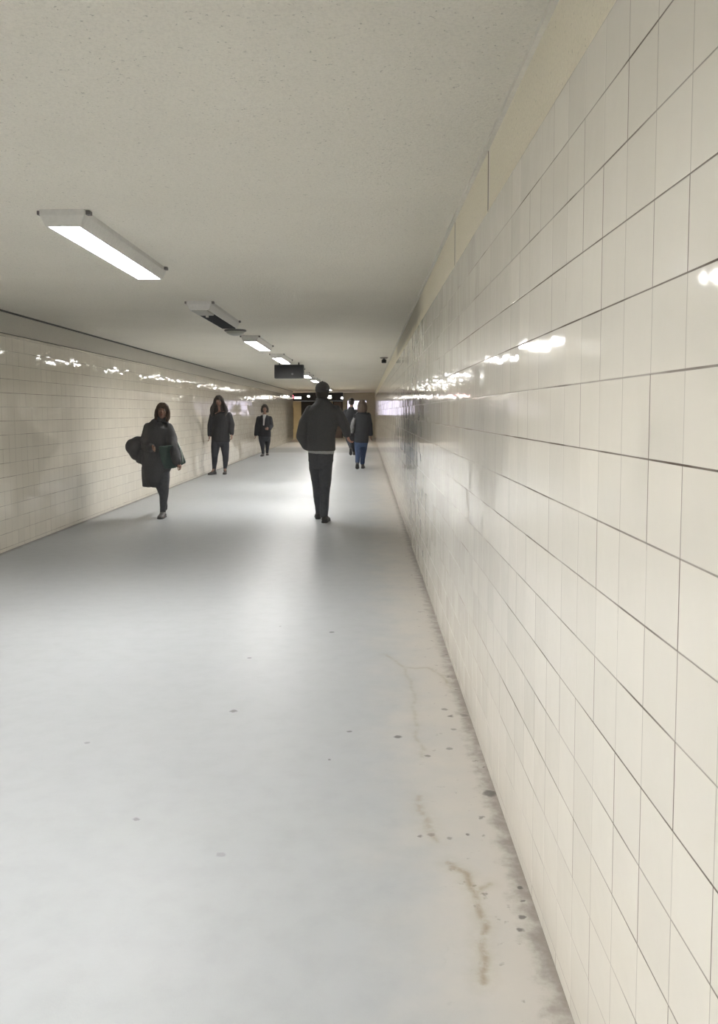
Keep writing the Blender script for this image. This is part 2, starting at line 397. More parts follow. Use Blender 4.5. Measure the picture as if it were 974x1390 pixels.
# ------------------------------------------------------------------ ceiling lights
def fixture(Y0, X0, L, label, lit=True, group='ceiling lights along the passage'):
    e = empty('ceiling_light', (X0, Y0, H)); tag(e, label, 'ceiling light', group)
    wt, wb, d = .115, .078, .095
    # housing: trapezoid hood, open below
    bm = bmesh.new()
    def ring(w, z, i): return [bm.verts.new(p) for p in ((-w, i, z), (w, i, z), (w, L-i, z), (-w, L-i, z))]
    r0, r1, r2, r3 = ring(wt, 0, 0), ring(wt, -.028, 0), ring(wb+.012, -d+.012, .015), ring(wb, -d+.012, .025)
    r4 = ring(wb, -d+.06, .025)
    for a, b_ in ((r0, r1), (r1, r2), (r2, r3), (r3, r4)):
        for k in range(4): bm.faces.new((a[k], a[(k+1)%4], b_[(k+1)%4], b_[k]))
    bm.faces.new(r0); bm.faces.new(r4[::-1])
    bm_obj('housing', bm, M['lamp_body'], e)
    for yy in (0.02, L-.06):
        for s in (-1, 1):
            boxes('mounting_bracket', [(s*wt-.022, s*wt+.022, yy, yy+.04, -.022, -.001)], M['lamp_bracket'], e, .003)
    if lit:
        bm = bmesh.new(); box(bm, -wb+.002, wb-.002, .027, L-.027, -d+.044, -d+.059, 0, .004)
        bm_obj('diffuser', bm, M['lamp_on'] if lit is True else lit, e)
    else:
        # cover gone: dark tray with an end block and a tube holder
        boxes('tray', [(-wb+.004, wb-.004, .38, L-.027, -d+.006, -d+.05)], M['lamp_dark'], e)
        boxes('end_block', [(-wb+.004, wb-.004, .027, .38, -d, -d+.05)], M['lamp_grey'], e, .006)
        boxes('tube_holder', [(-.012, .012, .40, .43, -d-.012, -d+.02)], M['caulk'], e)
    return e
P0, PS, LL = 4.43, 3.60, 1.78
LX = [-1.545, -1.55, -1.565, -1.575, -1.585, -1.6, -1.6, -1.6, -1.6, -1.6]
for k in range(10):
    lab = ['lit fluorescent ceiling light nearest in the photo, its long white diffuser bright',
           'unlit ceiling light with a dark open tray, next to the small ceiling dome',
           'lit fluorescent ceiling light just beyond the small ceiling dome',
           'lit fluorescent ceiling light just in front of the hanging black sign',
           'ceiling light hidden from view straight behind the hanging black sign',
           'lit ceiling light first seen past the right edge of the black sign',
           'small lit ceiling light, second past the black sign towards the tall man',
           'ceiling light high behind the tall man\'s cap, left one',
           'ceiling light behind the tall man\'s cap, further one',
           'farthest lit ceiling light, seen just right of the tall man\'s cap'][k]
    fixture(P0+PS*k, LX[k], LL, lab, M['lamp_on_dimmed'] if k > 3 else k != 1)
for k, yy in enumerate((P0-PS, P0-2*PS, P0-3*PS)):
    fixture(yy, -1.55, LL, 'lit ceiling light overhead behind the viewpoint', True)
fixture(43.9, -5.6, 1.2, 'warm ceiling light of the side hall round the far left corner', M['warm_on'], 'hall lights')

# dome, sign, camera
d = empty('ceiling_dome', (-1.64, 10.85, H)); tag(d, 'small grey round ceiling dome after the unlit light', 'ceiling dome')
lathe('rim', [(.135, 0), (.14, -.012), (.128, -.022)], M['dome_rim'], d)
lathe('glass_dome', [(.125, -.020), (.105, -.045), (.07, -.064), (.03, -.074), (.005, -.076)], M['dome'], d)
a, b_ = at(372, 495, 17.9), at(412, 513.5, 17.9)
s = empty('hanging_sign', ((a.x+b_.x)/2, 17.9, H)); tag(s, 'black rectangular sign box hanging from the ceiling, back towards the viewer', 'sign')
w, z0, z1 = (b_.x-a.x)/2, b_.z-H, a.z-H
bm = bmesh.new(); box(bm, -w, w, 0, .14, z0, z1, 0, .012); bm_obj('casing', bm, M['screen'], s)
boxes('back_panel', [(-w+.02, w-.02, -.006, .001, z0+.02, z1-.02)], M['black'], s, .002)
o = lathe('round_mark', [(.022, 0), (.022, .004), (.012, .005)], M['mark'], s, 20); o.rotation_euler = (math.pi/2, 0, 0); o.location = (.07, -.005, z0+.09)
for sx in (-.2, .2): boxes('hanger', [(sx-.012, sx+.012, .06, .085, z1-.01, -.001)], M['black'], s)
cc = empty('security_camera', (.345, 16.4, H)); tag(cc, 'small dark security camera on the ceiling near the right tiled wall', 'security camera')
lathe('mount_plate', [(.075, 0), (.08, -.01), (.06, -.024)], M['camera_plate'], cc, 24)
lathe('arm', [(.02, -.02), (.018, -.05)], M['camera_body'], cc, 16)
bm = bmesh.new(); box(bm, -.045, .045, -.10, .06, -.11, -.045, 0, .012); bm_obj('camera_body', bm, M['camera_body'], cc)
o = lathe('lens', [(.026, 0), (.026, .012), (.015, .014)], M['black'], cc, 20); o.rotation_euler = (math.pi/2, 0, 0); o.location = (0, -.10, -.078)

# ------------------------------------------------------------------ people
class Sh:
    """collects closed tubes and ellipsoids; grown() fuses them into one skin"""
    def __init__(s): s.v, s.f = [], []
    def tube(s, st, seg=18, ref=None, sq=1.0):
        st = [(Vector(p), a, b) for p, a, b in st]; n = len(st); base = len(s.v)
        for i, (p, a, b) in enumerate(st):
            t = (st[min(i+1, n-1)][0] - st[max(i-1, 0)][0]).normalized()
            r = Vector(ref) if ref else Vector((1, 0, 0))
            sd = r - r.dot(t)*t
            if sd.length < .25: sd = Vector((0, 1, 0)) - Vector((0, 1, 0)).dot(t)*t
            sd.normalize(); nn = t.cross(sd)
            for k in range(seg):
                c, q = math.cos(2*math.pi*k/seg), math.sin(2*math.pi*k/seg)
                c = math.copysign(abs(c)**sq, c); q = math.copysign(abs(q)**sq, q)
                s.v.append(p + sd*(a*c) + nn*(b*q))
        for i in range(n-1):
            for k in range(seg):
                s.f.append((base+i*seg+k, base+i*seg+(k+1)%seg, base+(i+1)*seg+(k+1)%seg, base+(i+1)*seg+k))
        c0 = len(s.v); s.v.append(st[0][0]); c1 = len(s.v); s.v.append(st[-1][0])
        for k in range(seg):
            s.f.append((c0, base+(k+1)%seg, base+k)); e = base+(n-1)*seg
            s.f.append((c1, e+k, e+(k+1)%seg))
        return s
    def limb(s, pts, seg=18):
        """smooth tapering limb with rounded ends: [(p, r)]"""
        pts = [(Vector(p), r) for p, r in pts]
        for p, r in (pts[0], pts[-1]): s.ball(p, (r*.98,)*3)
        for i in range(1, len(pts)-1): s.ball(pts[i][0], (pts[i][1]*.99,)*3)
        for (p, r), (q, t) in zip(pts, pts[1:]): s.tube([(p, r, r), (p.lerp(q, .5), (r+t)/2, (r+t)/2), (q, t, t)], seg)
        return s
    def ball(s, c, r, rot=None, seg=18, rings=12):
        c = Vector(c); base = len(s.v); R = rot or Matrix.Identity(3)
        s.v.append(c + R@Vector((0, 0, r[2])))
        for i in range(1, rings):
            a = math.pi*i/rings
            for k in range(seg):
                b = 2*math.pi*k/seg
                s.v.append(c + R@Vector((r[0]*math.sin(a)*math.cos(b), r[1]*math.sin(a)*math.sin(b), r[2]*math.cos(a))))
        s.v.append(c - R@Vector((0, 0, r[2]))); last = len(s.v)-1
        for k in range(seg): s.f.append((base, base+1+k, base+1+(k+1)%seg))
        for i in range(rings-2):
            for k in range(seg):
                a = base+1+i*seg; b = a+seg
                s.f.append((a+k, b+k, b+(k+1)%seg, a+(k+1)%seg))
        a = base+1+(rings-2)*seg
        for k in range(seg): s.f.append((last, a+(k+1)%seg, a+k))
        return s
    def slab(s, outline, th, axis):
        """extruded closed outline (list of points) of thickness th along axis"""
        ax = Vector(axis).normalized()*th/2; n = len(outline); base = len(s.v)
        s.v += [Vector(p)-ax for p in outline] + [Vector(p)+ax for p in outline]
        s.f.append(tuple(base+k for k in range(n))[::-1]); s.f.append(tuple(base+n+k for k in range(n)))
        for k in range(n): s.f.append((base+k, base+(k+1)%n, base+n+(k+1)%n, base+n+k))
        return s

DG = bpy.context.evaluated_depsgraph_get
def grown(name, sh, mat, parent, voxel=.009, smooth=2, wrinkle=0.0, wscale=9.0, floor=None, wdir=(1, 1, .35)):
    org = parent.matrix_basis.translation if parent.parent is None else parent.parent.matrix_basis.translation
    me = bpy.data.meshes.new('tmp'); me.from_pydata([tuple(p-org) for p in sh.v], [], sh.f)
    bm = bmesh.new(); bm.from_mesh(me); bmesh.ops.recalc_face_normals(bm, faces=bm.faces); bm.to_mesh(me); bm.free()
    o = bpy.data.objects.new('tmp', me); C.objects.link(o)
    md = o.modifiers.new('r', 'REMESH'); md.mode = 'VOXEL'; md.voxel_size = voxel
    if smooth:
        ms = o.modifiers.new('s', 'SMOOTH'); ms.factor = .5; ms.iterations = smooth
    dg = DG(); dg.update()
    new = bpy.data.meshes.new_from_object(o.evaluated_get(dg))
    bpy.data.objects.remove(o); bpy.data.meshes.remove(me)
    n = len(new.vertices); co = np.empty(n*3, np.float32); new.vertices.foreach_get('co', co); co = co.reshape(n, 3)
    if wrinkle:
        no = np.empty(n*3, np.float32); new.vertex_normals.foreach_get('vector', no); no = no.reshape(n, 3)
        w = np.array([noise.fractal(Vector((p[0]*wdir[0]*wscale, p[1]*wdir[1]*wscale, p[2]*wscale*wdir[2]+7)), 1.0, 2.0, 3) for p in co], np.float32)
        co = co + no*(w*wrinkle)[:, None]
    if floor is not None: co[:, 2] = np.maximum(co[:, 2], floor-org.z)
    new.vertices.foreach_set('co', co.astype(np.float32).ravel()); new.update(); new.name = name
    return link_mesh(name, new, mat, parent, True)

def hand(sh, W, d, thumb, size=.185, curl=.5, r=.0088):
    d = Vector(d).normalized(); s = Vector(thumb); s = (s - s.dot(d)*d).normalized(); n = d.cross(s)
    k = size/.185
    sh.tube([(W-d*.01, .024*k, .020*k), (W+d*.03*k, .036*k, .016*k), (W+d*.07*k, .042*k, .015*k), (W+d*.092*k, .040*k, .012*k)], 16, s)
    for i, L in enumerate((.074, .084, .078, .060)):
        o = (1.5-i)*.0218*k
        p = W + d*(.085 - .004*abs(i-1.3))*k + s*o; dd = (d + s*(1.5-i)*.05).normalized()
        pts = [(p - d*.02*k, r*k)]; ang = curl*.45
        for q, fr in enumerate((.45, .32, .23)):
            u = dd*math.cos(ang) + n*math.sin(ang); p = p + u*(L*fr*k); pts.append((p.copy(), r*k*(1-.1*(q+1)))); ang += curl*.75
        sh.limb(pts, 10)
    p = W + d*.022*k + s*.026*k; u = (d*.75 + s*.75 + n*.25).normalized()
    q = p + u*.045*k; v = (d*.95 + s*.2 + n*.35).normalized()
    sh.limb([(p, .013*k), (q, .0105*k), (q+v*.032*k, .0085*k)], 10)

def head(sh, top, chin, F, w=1.0):
    """skull, jaw, nose, brow, lips and ears; F is where the face looks"""
    F = Vector(F).normalized(); Z = (Vector(top)-Vector(chin)); hh = Z.length; Z.normalize()
    F = (F - F.dot(Z)*Z).normalized(); S = F.cross(Z)
    R = Matrix((S, F, Z)).transposed()                 # local x side, y front, z up
    o = Vector(chin)
    def P(x, y, z): return o + R@Vector((x*hh, y*hh, z*hh))
    def B(x, y, z, a, b, c): sh.ball(P(x, y, z), (a*hh*w, b*hh, c*hh), R)
    B(0, -.10, .62, .335, .40, .38); B(0, .02, .36, .27, .28, .33); B(0, .12, .13, .16, .17, .14)
    B(0, .10, .30, .24, .17, .20)
    B(0, .265, .56, .20, .06, .045)                    # brow
    B(-.14, .20, .40, .08, .09, .08); B(.14, .20, .40, .08, .09, .08)
    sh.tube([(P(0, .27, .55), .028*hh, .03*hh), (P(0, .34, .42), .04*hh, .045*hh), (P(0, .31, .34), .055*hh, .05*hh)], 10, S)
    B(0, .27, .215, .085, .045, .028); B(0, .26, .18, .075, .045, .026)
    for q in (-1, 1): B(q*.33*w, -.08, .46, .035, .075, .13)
    return P, R, hh
def neck_of(sh, P, hh, base, r=.052):
    sh.tube([(Vector(base)-Vector((0, 0, .05)), r*1.35, r*1.25), (Vector(base), r*1.15, r*1.1), (P(0, -.12, .10), r, r), (P(0, -.12, .35), r, r)], 16)

def add_face(e, P, R, hh):
    org = e.matrix_basis.translation
    for q in (-1, 1):
        v, f, mi = [], [], []
        sh = Sh(); sh.ball(Vector((0, 0, 0)), (.052*hh, .045*hh, .034*hh), None, 14, 10)
        me = mesh_from('eye', [R@p for p in sh.v], sh.f)
        for p in me.polygons:
            c = R.transposed()@Vector(p.center)
            p.material_index = 1 if (math.hypot(c.x, c.z) < .026*hh and c.y > 0) else 0
        o = link_mesh('eye', me, [M['eye'], M['iris']], e, True); o.location = P(q*.145, .235, .50)-org
    sh = Sh(); sh.ball(P(0, .30, .215), (.08*hh, .025*hh, .022*hh), R, 14, 8).ball(P(0, .295, .185), (.07*hh, .025*hh, .020*hh), R, 14, 8)
    link_mesh('lips', mesh_from('lips', [p-org for p in sh.v], sh.f), M['lips'], e, True)
    for q in (-1, 1):
        sh = Sh().tube([(P(q*.05, .30, .585), .006*hh, .008*hh), (P(q*.08, .305, .592), .014*hh, .012*hh), (P(q*.15, .295, .608), .014*hh, .013*hh), (P(q*.22, .245, .58), .006*hh, .007*hh)], 10, (0, 0, 1))
        link_mesh('eyebrow', mesh_from('eyebrow', [p-org for p in sh.v], sh.f), M['hair_dark'], e, True)

def shoe(e, heel, toe, mat, sole, ankle, w=.046, ground=True, solemat=None, collar=None):
    heel, toe, ankle = Vector(heel), Vector(toe), Vector(ankle)
    d = (toe-heel); L = d.length; d.normalize()
    up = Vector((0, 0, 1)); up = (up - up.dot(d)*d)
    up = up.normalized() if up.length > .2 else Vector((0, 1, 0))
    sd = d.cross(up)
    s = Sh(); k = w/.046
    s.tube([(heel+d*(L*a)+up*h_*k, ww*k, hh*k) for a, ww, hh, h_ in ((0, .022, .024, .034), (.04, .034, .034, .036), (.2, .038, .040, .042), (.45, .040, .036, .040), (.7, .047, .026, .030), (.9, .040, .020, .026), (1, .018, .012, .022))], 18, sd)
    s.limb([(heel+d*(L*.22)+up*.05*k, .037*k), (ankle + Vector((0, 0, .055 if ground else 0)), .038*k)], 16)
    g = 0.0 if ground else None
    r = Sh().tube([(heel+d*(L*a)+up*.011*k, ww*k*1.05, .012*k) for a, ww in ((-.012, .022), (.05, .035), (.2, .037), (.45, .038), (.7, .047), (.9, .041), (1.015, .018))], 18, sd, .6)
    o = grown('shoe', s, mat, e, .0075, 2, floor=g)
    o2 = link_mesh('sole', mesh_from('sole', [Vector((p.x, p.y, max(p.z, 0.0) if ground else p.z))-e.matrix_basis.translation for p in r.v], r.f), solemat or M['sole'], o, True)
    if collar:
        q = Sh().tube([(ankle-Vector((0, 0, .03)), .041*k, .041*k), (ankle+Vector((0, 0, .012)), .042*k, .042*k)], 18)
        link_mesh('shoe_collar', mesh_from('shoe_collar', [p-e.matrix_basis.translation for p in q.v], q.f), collar, o, True)
    return o

def person(label, base, group=None):
    e = empty('person', base); tag(e, label, 'person', group); bpy.context.view_layer.update(); return e

class Fig:
    """points and radii taken at one distance; ppm = metres per photo pixel there"""
    def __init__(s, Y): s.Y = Y; s.k = Y/F_PX
    def p(s, px, py, dy=0.0): return at(px, py, s.Y+dy)
    def st(s, rows):      # (px, py, half width px, depth m[, dy])
        return [(s.p(r[0], r[1], r[4] if len(r) > 4 else 0), r[2]*s.k, r[3]) for r in rows]
    def lm(s, rows):      # (px, py, r px[, dy])
        return [(s.p(r[0], r[1], r[3] if len(r) > 3 else 0), r[2]*s.k) for r in rows]

def body_mesh(e, g, F, top, chin, neck, torso, arms, legs, hands, mat, headw=1.0, feet=()):
    b = Sh()
    P, R, hh = head(b, top, chin, F, headw)
    neck_of(b, P, hh, neck)
    b.tube(torso, 20)
    for a in arms: b.limb(a)
    for l in legs: b.limb(l[:-1] + [(l[-1][0], min(l[-1][1]*.66, .026))])
    for hd in hands: hand(b, *hd)
    for ht in feet: b.limb([(ht[0], .022), (ht[1], .022), (ht[2], .014)])
    grown('body', b, mat, e, .0065, 1)
    return P, R, hh

def shrink(rows, k): return [(p, r*k) for p, r in rows]

# ---- the tall man walking away ------------------------------------------------
g = Fig(10.78)
e = person('tall person in dark cap and black jacket walking away, centre of the passage', (-.56, 10.78, 0))
sl = g.lm([(420.5,556.5,6.4), (411.5,575,7.0,-.03), (408,592,6.6,-.08), (415.5,605,6.0,.02)])
sr = g.lm([(456,557,7.2), (464.2,572,7.6,.0), (468.8,581,6.5,-.02), (470.3,588.5,5.7,.06)])
ll = g.lm([(427.5,612,10.0), (428.5,634,9.2,.05), (431,661,7.2,.22), (432,679,6.6,.30), (433,695,5.4,.38)])
lr = g.lm([(443.5,612,10.0), (442,634,9.2), (441,662,7.2,.03), (440.3,680,6.4,.0), (439.3,698,5.7,-.03)])
top, chin = g.p(437.5, 518.8), g.p(437.5, 544.5, .02)
wr, wl = sr[-1][0], sl[-1][0]
P, R, hh = body_mesh(e, g, (0, 1, 0), top, chin, g.p(437.5, 549, .0),
    g.st([(436,613,13,.08), (436,606,15.5,.095), (436.5,590,16.5,.10), (437,572,18.5,.11), (437.5,558,19,.105), (437.5,550,12,.08)]),
    [shrink(sl[:3], .72)+[(wl, .030)], shrink(sr[:3], .72)+[(wr, .030)]], [shrink(ll, .8), shrink(lr, .8)],
    [(wr+Vector((.005, .01, -.026)), (.30, .25, -.85), (-.5, .8, .3), .165, 1.0), (wl+Vector((0, .01, 0)), (.45, .1, -.9), (0, 1, 0), .17, .3)],
    M['skin_pink'], .97, [((ll[-1][0]), g.p(433, 699, .42), g.p(433, 700, .55)), (lr[-1][0], g.p(440, 704, -.02), g.p(440, 706, .1))])
add_face(e, P, R, hh)
j = Sh().tube(g.st([(435.6,611.8,19.6,.135), (435.6,604,19.6,.145), (435.6,592,19.7,.15), (436.6,578,21.2,.15), (437.8,566,22.8,.15), (438,557,21.5,.14), (437.8,552,17.5,.125), (437.7,547.5,12.5,.105), (437.5,543.5,9.2,.085)]), 24)
j.limb(sl).limb(sr)
j.tube(g.st([(437.5,551,10.5,.10,.01), (437.5,545,9.4,.092,.015), (437.5,540,8.9,.088,.015)]), 20)
jk = grown('jacket', j, M['jacket_black'], e, .011, 3, .007, 8)
u = g.p(0, 0); 
c1 = Sh().tube([(sr[-1][0]+Vector((0, 0, .028)), sr[-1][1]*1.02, sr[-1][1]*1.02), (sr[-1][0]-Vector((0, 0, .034)), sr[-1][1]*.92, sr[-1][1]*.92)], 18)
grown('cuff', c1, M['jacket_black'], jk, .009, 1)
grown('shirt', Sh().tube(g.st([(435.3,615.6,17.9,.122), (435.5,611,18.2,.124), (435.6,604,17.6,.12)]), 24), M['shirt'], e, .010, 1, .003, 14)
t = Sh().tube(g.st([(435.3,636,10,.09), (435.4,626,17.2,.114), (435.5,613.5,17.4,.115), (435.5,604,16.6,.11)]), 22).limb(ll).limb(lr)
grown('trousers', t, M['trouser'], e, .010, 3, .006, 11)
ga = at(433, 700, 10.78+.36)
shoe(e, (ga.x-.015, 11.10, 0), (ga.x-.03, 11.38, 0), M['shoe'], True, ll[-1][0]-Vector((0, 0, .02)))
gb = at(440.3, 708, 10.78)
shoe(e, (gb.x, 10.70, 0), (gb.x+.025, 10.98, 0), M['shoe'], True, lr[-1][0]-Vector((0, 0, .02)), .052)
cp = Sh().ball(P(0, -.08, .66), (.385*hh, .445*hh, .385*hh), R)
cp.tube([(P(0, -.10, .50), .375*hh, .43*hh), (P(0, -.10, .66), .385*hh, .445*hh)], 24)
cp.tube([(P(0, .26, .62), .28*hh, .022*hh), (P(0, .45, .60), .27*hh, .02*hh), (P(0, .62, .56), .16*hh, .016*hh)], 18, tuple(R.col[0]))
cap = grown('cap', cp, M['cap'], e, .008, 2, .002, 14)
grown('cap_button', Sh().ball(P(0, -.08, 1.042), (.011, .011, .006)), M['cap'], cap, .004, 0)
grown('hair', Sh().tube([(P(0, -.12, .18), .29*hh, .30*hh), (P(0, -.14, .34), .345*hh, .36*hh), (P(0, -.12, .52), .36*hh, .40*hh)], 22), M['hair_dark'], e, .008, 2, .003, 30)

# ---- the coat-wearing walker with the bags -------------------------------------
g = Fig(11.28)
e = person('person in flaring black coat striding towards the viewer, green bag and bulging black bag', (-2.71, 11.28, 0))
sl = g.lm([(201,580,6.6), (197,596,6.8,.03), (197,607,6.2,-.06), (205,607.5,4.8,-.26)])
sr = g.lm([(227.5,580,6.6), (233,597,7.4,-.06), (237.2,614,7.4,-.24), (240.8,627,6.2,-.36)])
ll = g.lm([(220.5,634,9.6), (221.5,648,9.0,-.04), (222.3,662,7.0,-.05), (222.3,675,5.8,.0), (220.8,695,3.8,.02)])
lr = g.lm([(211.5,634,9.4,.05), (217,656,7.6,.04), (219.5,664,6.6,.06), (219.5,668,5.0,.28), (219.8,672,3.6,.46)])
top, chin = g.p(221, 547), g.p(219.7, 568.5, -.04)
wl, wr = sl[-1][0], sr[-1][0]
FD = (.10, -1, -.08)
P, R, hh = body_mesh(e, g, FD, top, chin, g.p(218.5, 574, .03),
    g.st([(216,634,10,.08), (216,628,13,.10), (215.5,612,12.5,.10), (215,596,14,.11), (215,583,15.5,.10), (217,576,9,.07)]),
    [shrink(sl[:3], .65)+[(wl, .027)], shrink(sr[:3], .65)+[(wr, .027)]], [shrink(ll, .82), shrink(lr, .82)],
    [(wl+Vector((.008, -.015, 0)), (.75, -.55, -.2), (0, -.3, 1), .15, 1.1), (wr+Vector((.004, -.006, -.008)), (.45, .2, -.75), (-.3, -.9, 0), .15, 1.3)],
    M['skin'], .95, [(ll[-1][0], g.p(221, 699, 0), g.p(221, 702, -.12)), (lr[-1][0], g.p(220, 674, .50), g.p(220, 681, .56))])
add_face(e, P, R, hh)
c = Sh().tube(g.st([(210.5,656,9.0,.12,.03), (211,650,15.5,.15), (211.5,640,18.5,.17), (213.5,628,21.5,.19), (215,614,21.5,.185), (215.2,600,20.2,.17), (214.6,588,19.0,.15), (214.4,580,17.2,.13), (216,574.5,11,.10), (218,571.5,8,.08)]), 26)
c.tube(g.st([(200.5,660.5,7.0,.08,.05), (201,650,8.2,.10,.04), (201.5,634,9.0,.13,.02)]), 18)
c.tube(g.st([(190,628,5.5,.09,.05), (193,622,6,.10,.05), (197,612,8,.12,.04)]), 16)
c.limb(sl).limb(sr)
ct = grown('coat', c, M['coat_black'], e, .011, 3, .013, 6, wdir=(1.3, 1.3, .25))
grown('collar', Sh().tube(g.st([(218.5,575,10.5,.105,.0), (218.8,570.5,9.4,.092,.01), (219,567.5,8.6,.086,.02)]), 22), M['coat_black'], ct, .009, 2, .005, 12)
grown('trousers', Sh().tube(g.st([(216.5,646,9,.1), (216.2,636,14.5,.115), (216,624,14,.11)]), 20).limb(ll).limb(lr), M['trouser'], e, .010, 3, .004, 12)
gb = at(221, 703.5, 11.28)
shoe(e, (gb.x, 11.36, 0), (gb.x-.005, 11.12, 0), M['shoe'], True, ll[-1][0]-Vector((0, 0, .015)), .046, collar=M['shoe_grey'])
hl = lr[-1][0]; shoe(e, hl+Vector((0, .09, .0)), hl+Vector((0, .11, -.235)), M['shoe'], True, hl+Vector((0, .03, .0)), .043, ground=False)
h = Sh().ball(P(0, -.12, .68), (.37*hh, .43*hh, .375*hh), R).ball(P(0, -.2, .45), (.38*hh, .34*hh, .42*hh), R)
for q in (-1, 1):
    h.limb([(P(q*.12, .20, .90), .10*hh), (P(q*.29, .14, .72), .10*hh), (P(q*.37, .04, .45), .12*hh), (P(q*.37, .0, .15), .13*hh), (P(q*.34, .02, -.08), .11*hh)], 14)
grown('hair', h, M['hair_brown'], e, .008, 2, .006, 22, wdir=(1.6, 1.6, .3))
# green folded bag held under the arm
gg = g.p(234, 620, -.22)
bag = empty('carrier_bag', gg); tag(bag, 'dark green carrier bag with a white strap held under the coat wearer\'s arm', 'bag'); bpy.context.view_layer.update()
grown('bag_body', Sh().slab([g.p(a, b, dd) for a, b, dd in ((215.5,606,-.265), (228,604.5,-.26), (240,603.5,-.20), (244.5,606,-.16), (252,628,-.10), (246,632,-.13), (238,635.5,-.17), (223,637,-.23), (218.5,625,-.26))], .055, (0, 1, 0)), M['green'], bag, .010, 3, .008, 9)
grown('strap', Sh().limb(g.lm([(241.5,601,.7,-.17), (244.5,608,.8,-.21), (247.2,620,.9,-.18), (248.3,627.5,.8,-.165)]), 8), M['white_strip'], bag, .006, 1)  # white highlight line on the bag, modelled as a thin pale strip
# bulging dark bag on the other side
bb = g.p(182, 610, .06)
bag = empty('shoulder_bag', bb); tag(bag, 'bulging rounded black bag under the coat wearer\'s other arm', 'bag'); bpy.context.view_layer.update()
s = Sh().ball(g.p(181.5, 606.8, .07), (.112, .10, .115)).ball(g.p(187.5, 606, .08), (.12, .11, .145)).ball(g.p(185.5, 613.5, .08), (.105, .11, .115)).ball(g.p(190, 619, .08), (.085, .10, .085)).ball(g.p(194, 604, .10), (.09, .09, .12))
bgo = grown('bag_body', s, M['bag_black'], bag, .012, 8, .010, 6)
grown('strap', Sh().limb([(g.p(190,597,.0), .013), (g.p(195,587,-.02), .012), (g.p(199,577.5,.02), .012)], 8), M['bag_black'], bag, .007, 1)

# ---- long haired walker by the left wall ---------------------------------------
g = Fig(19.2)
e = person('person with very long dark hair walking towards the viewer beside the left wall', (-3.27, 19.2, 0))
sl = g.lm([(288.5,564,4.4), (285.2,577,4.0), (284.4,590,3.0,-.02)])
sr = g.lm([(310.5,564,4.6), (314.5,577,4.0), (314.6,588.5,3.0,-.06)])
ll = g.lm([(293.4,599,6.6), (292.2,607,6.0), (291.2,619,4.4,-.03), (291.3,625,4.0,.02), (290.6,636.5,2.5,.03)])
lr = g.lm([(304.3,599,6.6), (305.2,607,6.0), (306,619,4.4,.02), (306,625,4.0,.06), (305.2,635.8,2.4,.12)])
top, chin = g.p(296.5, 537.3), g.p(297, 551.5, -.02)
wl, wr = sl[-1][0], sr[-1][0]
P, R, hh = body_mesh(e, g, (-.05, -1, -.05), top, chin, g.p(298, 557, .03),
    g.st([(299,598,7,.08), (299,594,9.5,.10), (299.3,586,9.2,.10), (299.5,574,10.2,.11), (299.3,563,10.4,.1), (298.5,559,6,.07)]),
    [shrink(sl[:2], .7)+[(wl, .026)], shrink(sr[:2], .7)+[(wr, .026)]], [shrink(ll, .84), shrink(lr, .84)],
    [(wl+Vector((0, -.005, -.015)), (-.05, -.1, -1), (.2, -1, 0), .165, .5), (wr+Vector((0, -.01, -.015)), (-.02, -.2, -1), (-.2, -1, 0), .165, .5)],
    M['skin'], .95, [(ll[-1][0], g.p(289.5, 638, -.02), g.p(287, 640.5, -.08)), (lr[-1][0], g.p(305.5, 637, .08), g.p(305.5, 639.5, -.02))])
add_face(e, P, R, hh)
j = Sh().tube(g.st([(299.3,599.5,12.4,.135), (299.3,592,12.3,.14), (299.5,580,11.4,.13), (299.6,570,12.2,.135), (299.4,563.5,11.4,.12), (298.8,560,7,.09), (298.5,558.8,5,.07)]), 22).limb(sl).limb(sr)
jk = grown('jacket', j, M['jacket_dark'], e, .011, 3, .008, 8)
grown('trousers', Sh().tube(g.st([(298.8,605.5,6,.09), (299,601,10.8,.12), (299.2,592,11,.115)]), 20).limb(ll).limb(lr), M['trouser_dark'], e, .010, 3, .004, 12)
ga = at(290, 641.5, 19.2); shoe(e, (ga.x+.03, 19.27, 0), (ga.x-.09, 19.05, 0), M['shoe'], True, ll[-1][0]-Vector((0, 0, .02)), .050)
gb = at(305.5, 640.5, 19.35); shoe(e, (gb.x, 19.40, 0), (gb.x+.01, 19.16, 0), M['shoe'], True, lr[-1][0]-Vector((0, 0, .02)), .044, collar=M['shoe_grey'])
h = Sh().ball(P(0, -.12, .68), (.40*hh, .44*hh, .40*hh), R)
h.tube([(P(0, -.18, .75), .40*hh, .36*hh), (P(0, -.26, .35), .50*hh, .33*hh), (P(.0, -.30, -.05), .68*hh, .33*hh), (P(0, -.34, -.45), .82*hh, .30*hh), (P(0, -.34, -.75), .72*hh, .22*hh)], 24, (1, 0, 0))
for q, ex in ((1, 1.0), (-1, 1.0)):
    pts = [(P(q*.10, .16, .95), .09*hh), (P(q*.30, .12, .74), .11*hh), (P(q*.40, .02, .42), .14*hh), (P(q*.52*ex, .0, .08), .18*hh), (P(q*.66*ex, .06, -.28), .19*hh), (P(q*.70*ex, .12, -.62), .16*hh), (P(q*.60*ex, .16, -.95), .10*hh)]
    h.limb(pts, 14)
grown('hair', h, M['hair_dark'], e, .010, 2, .010, 16, wdir=(1.6, 1.6, .3))

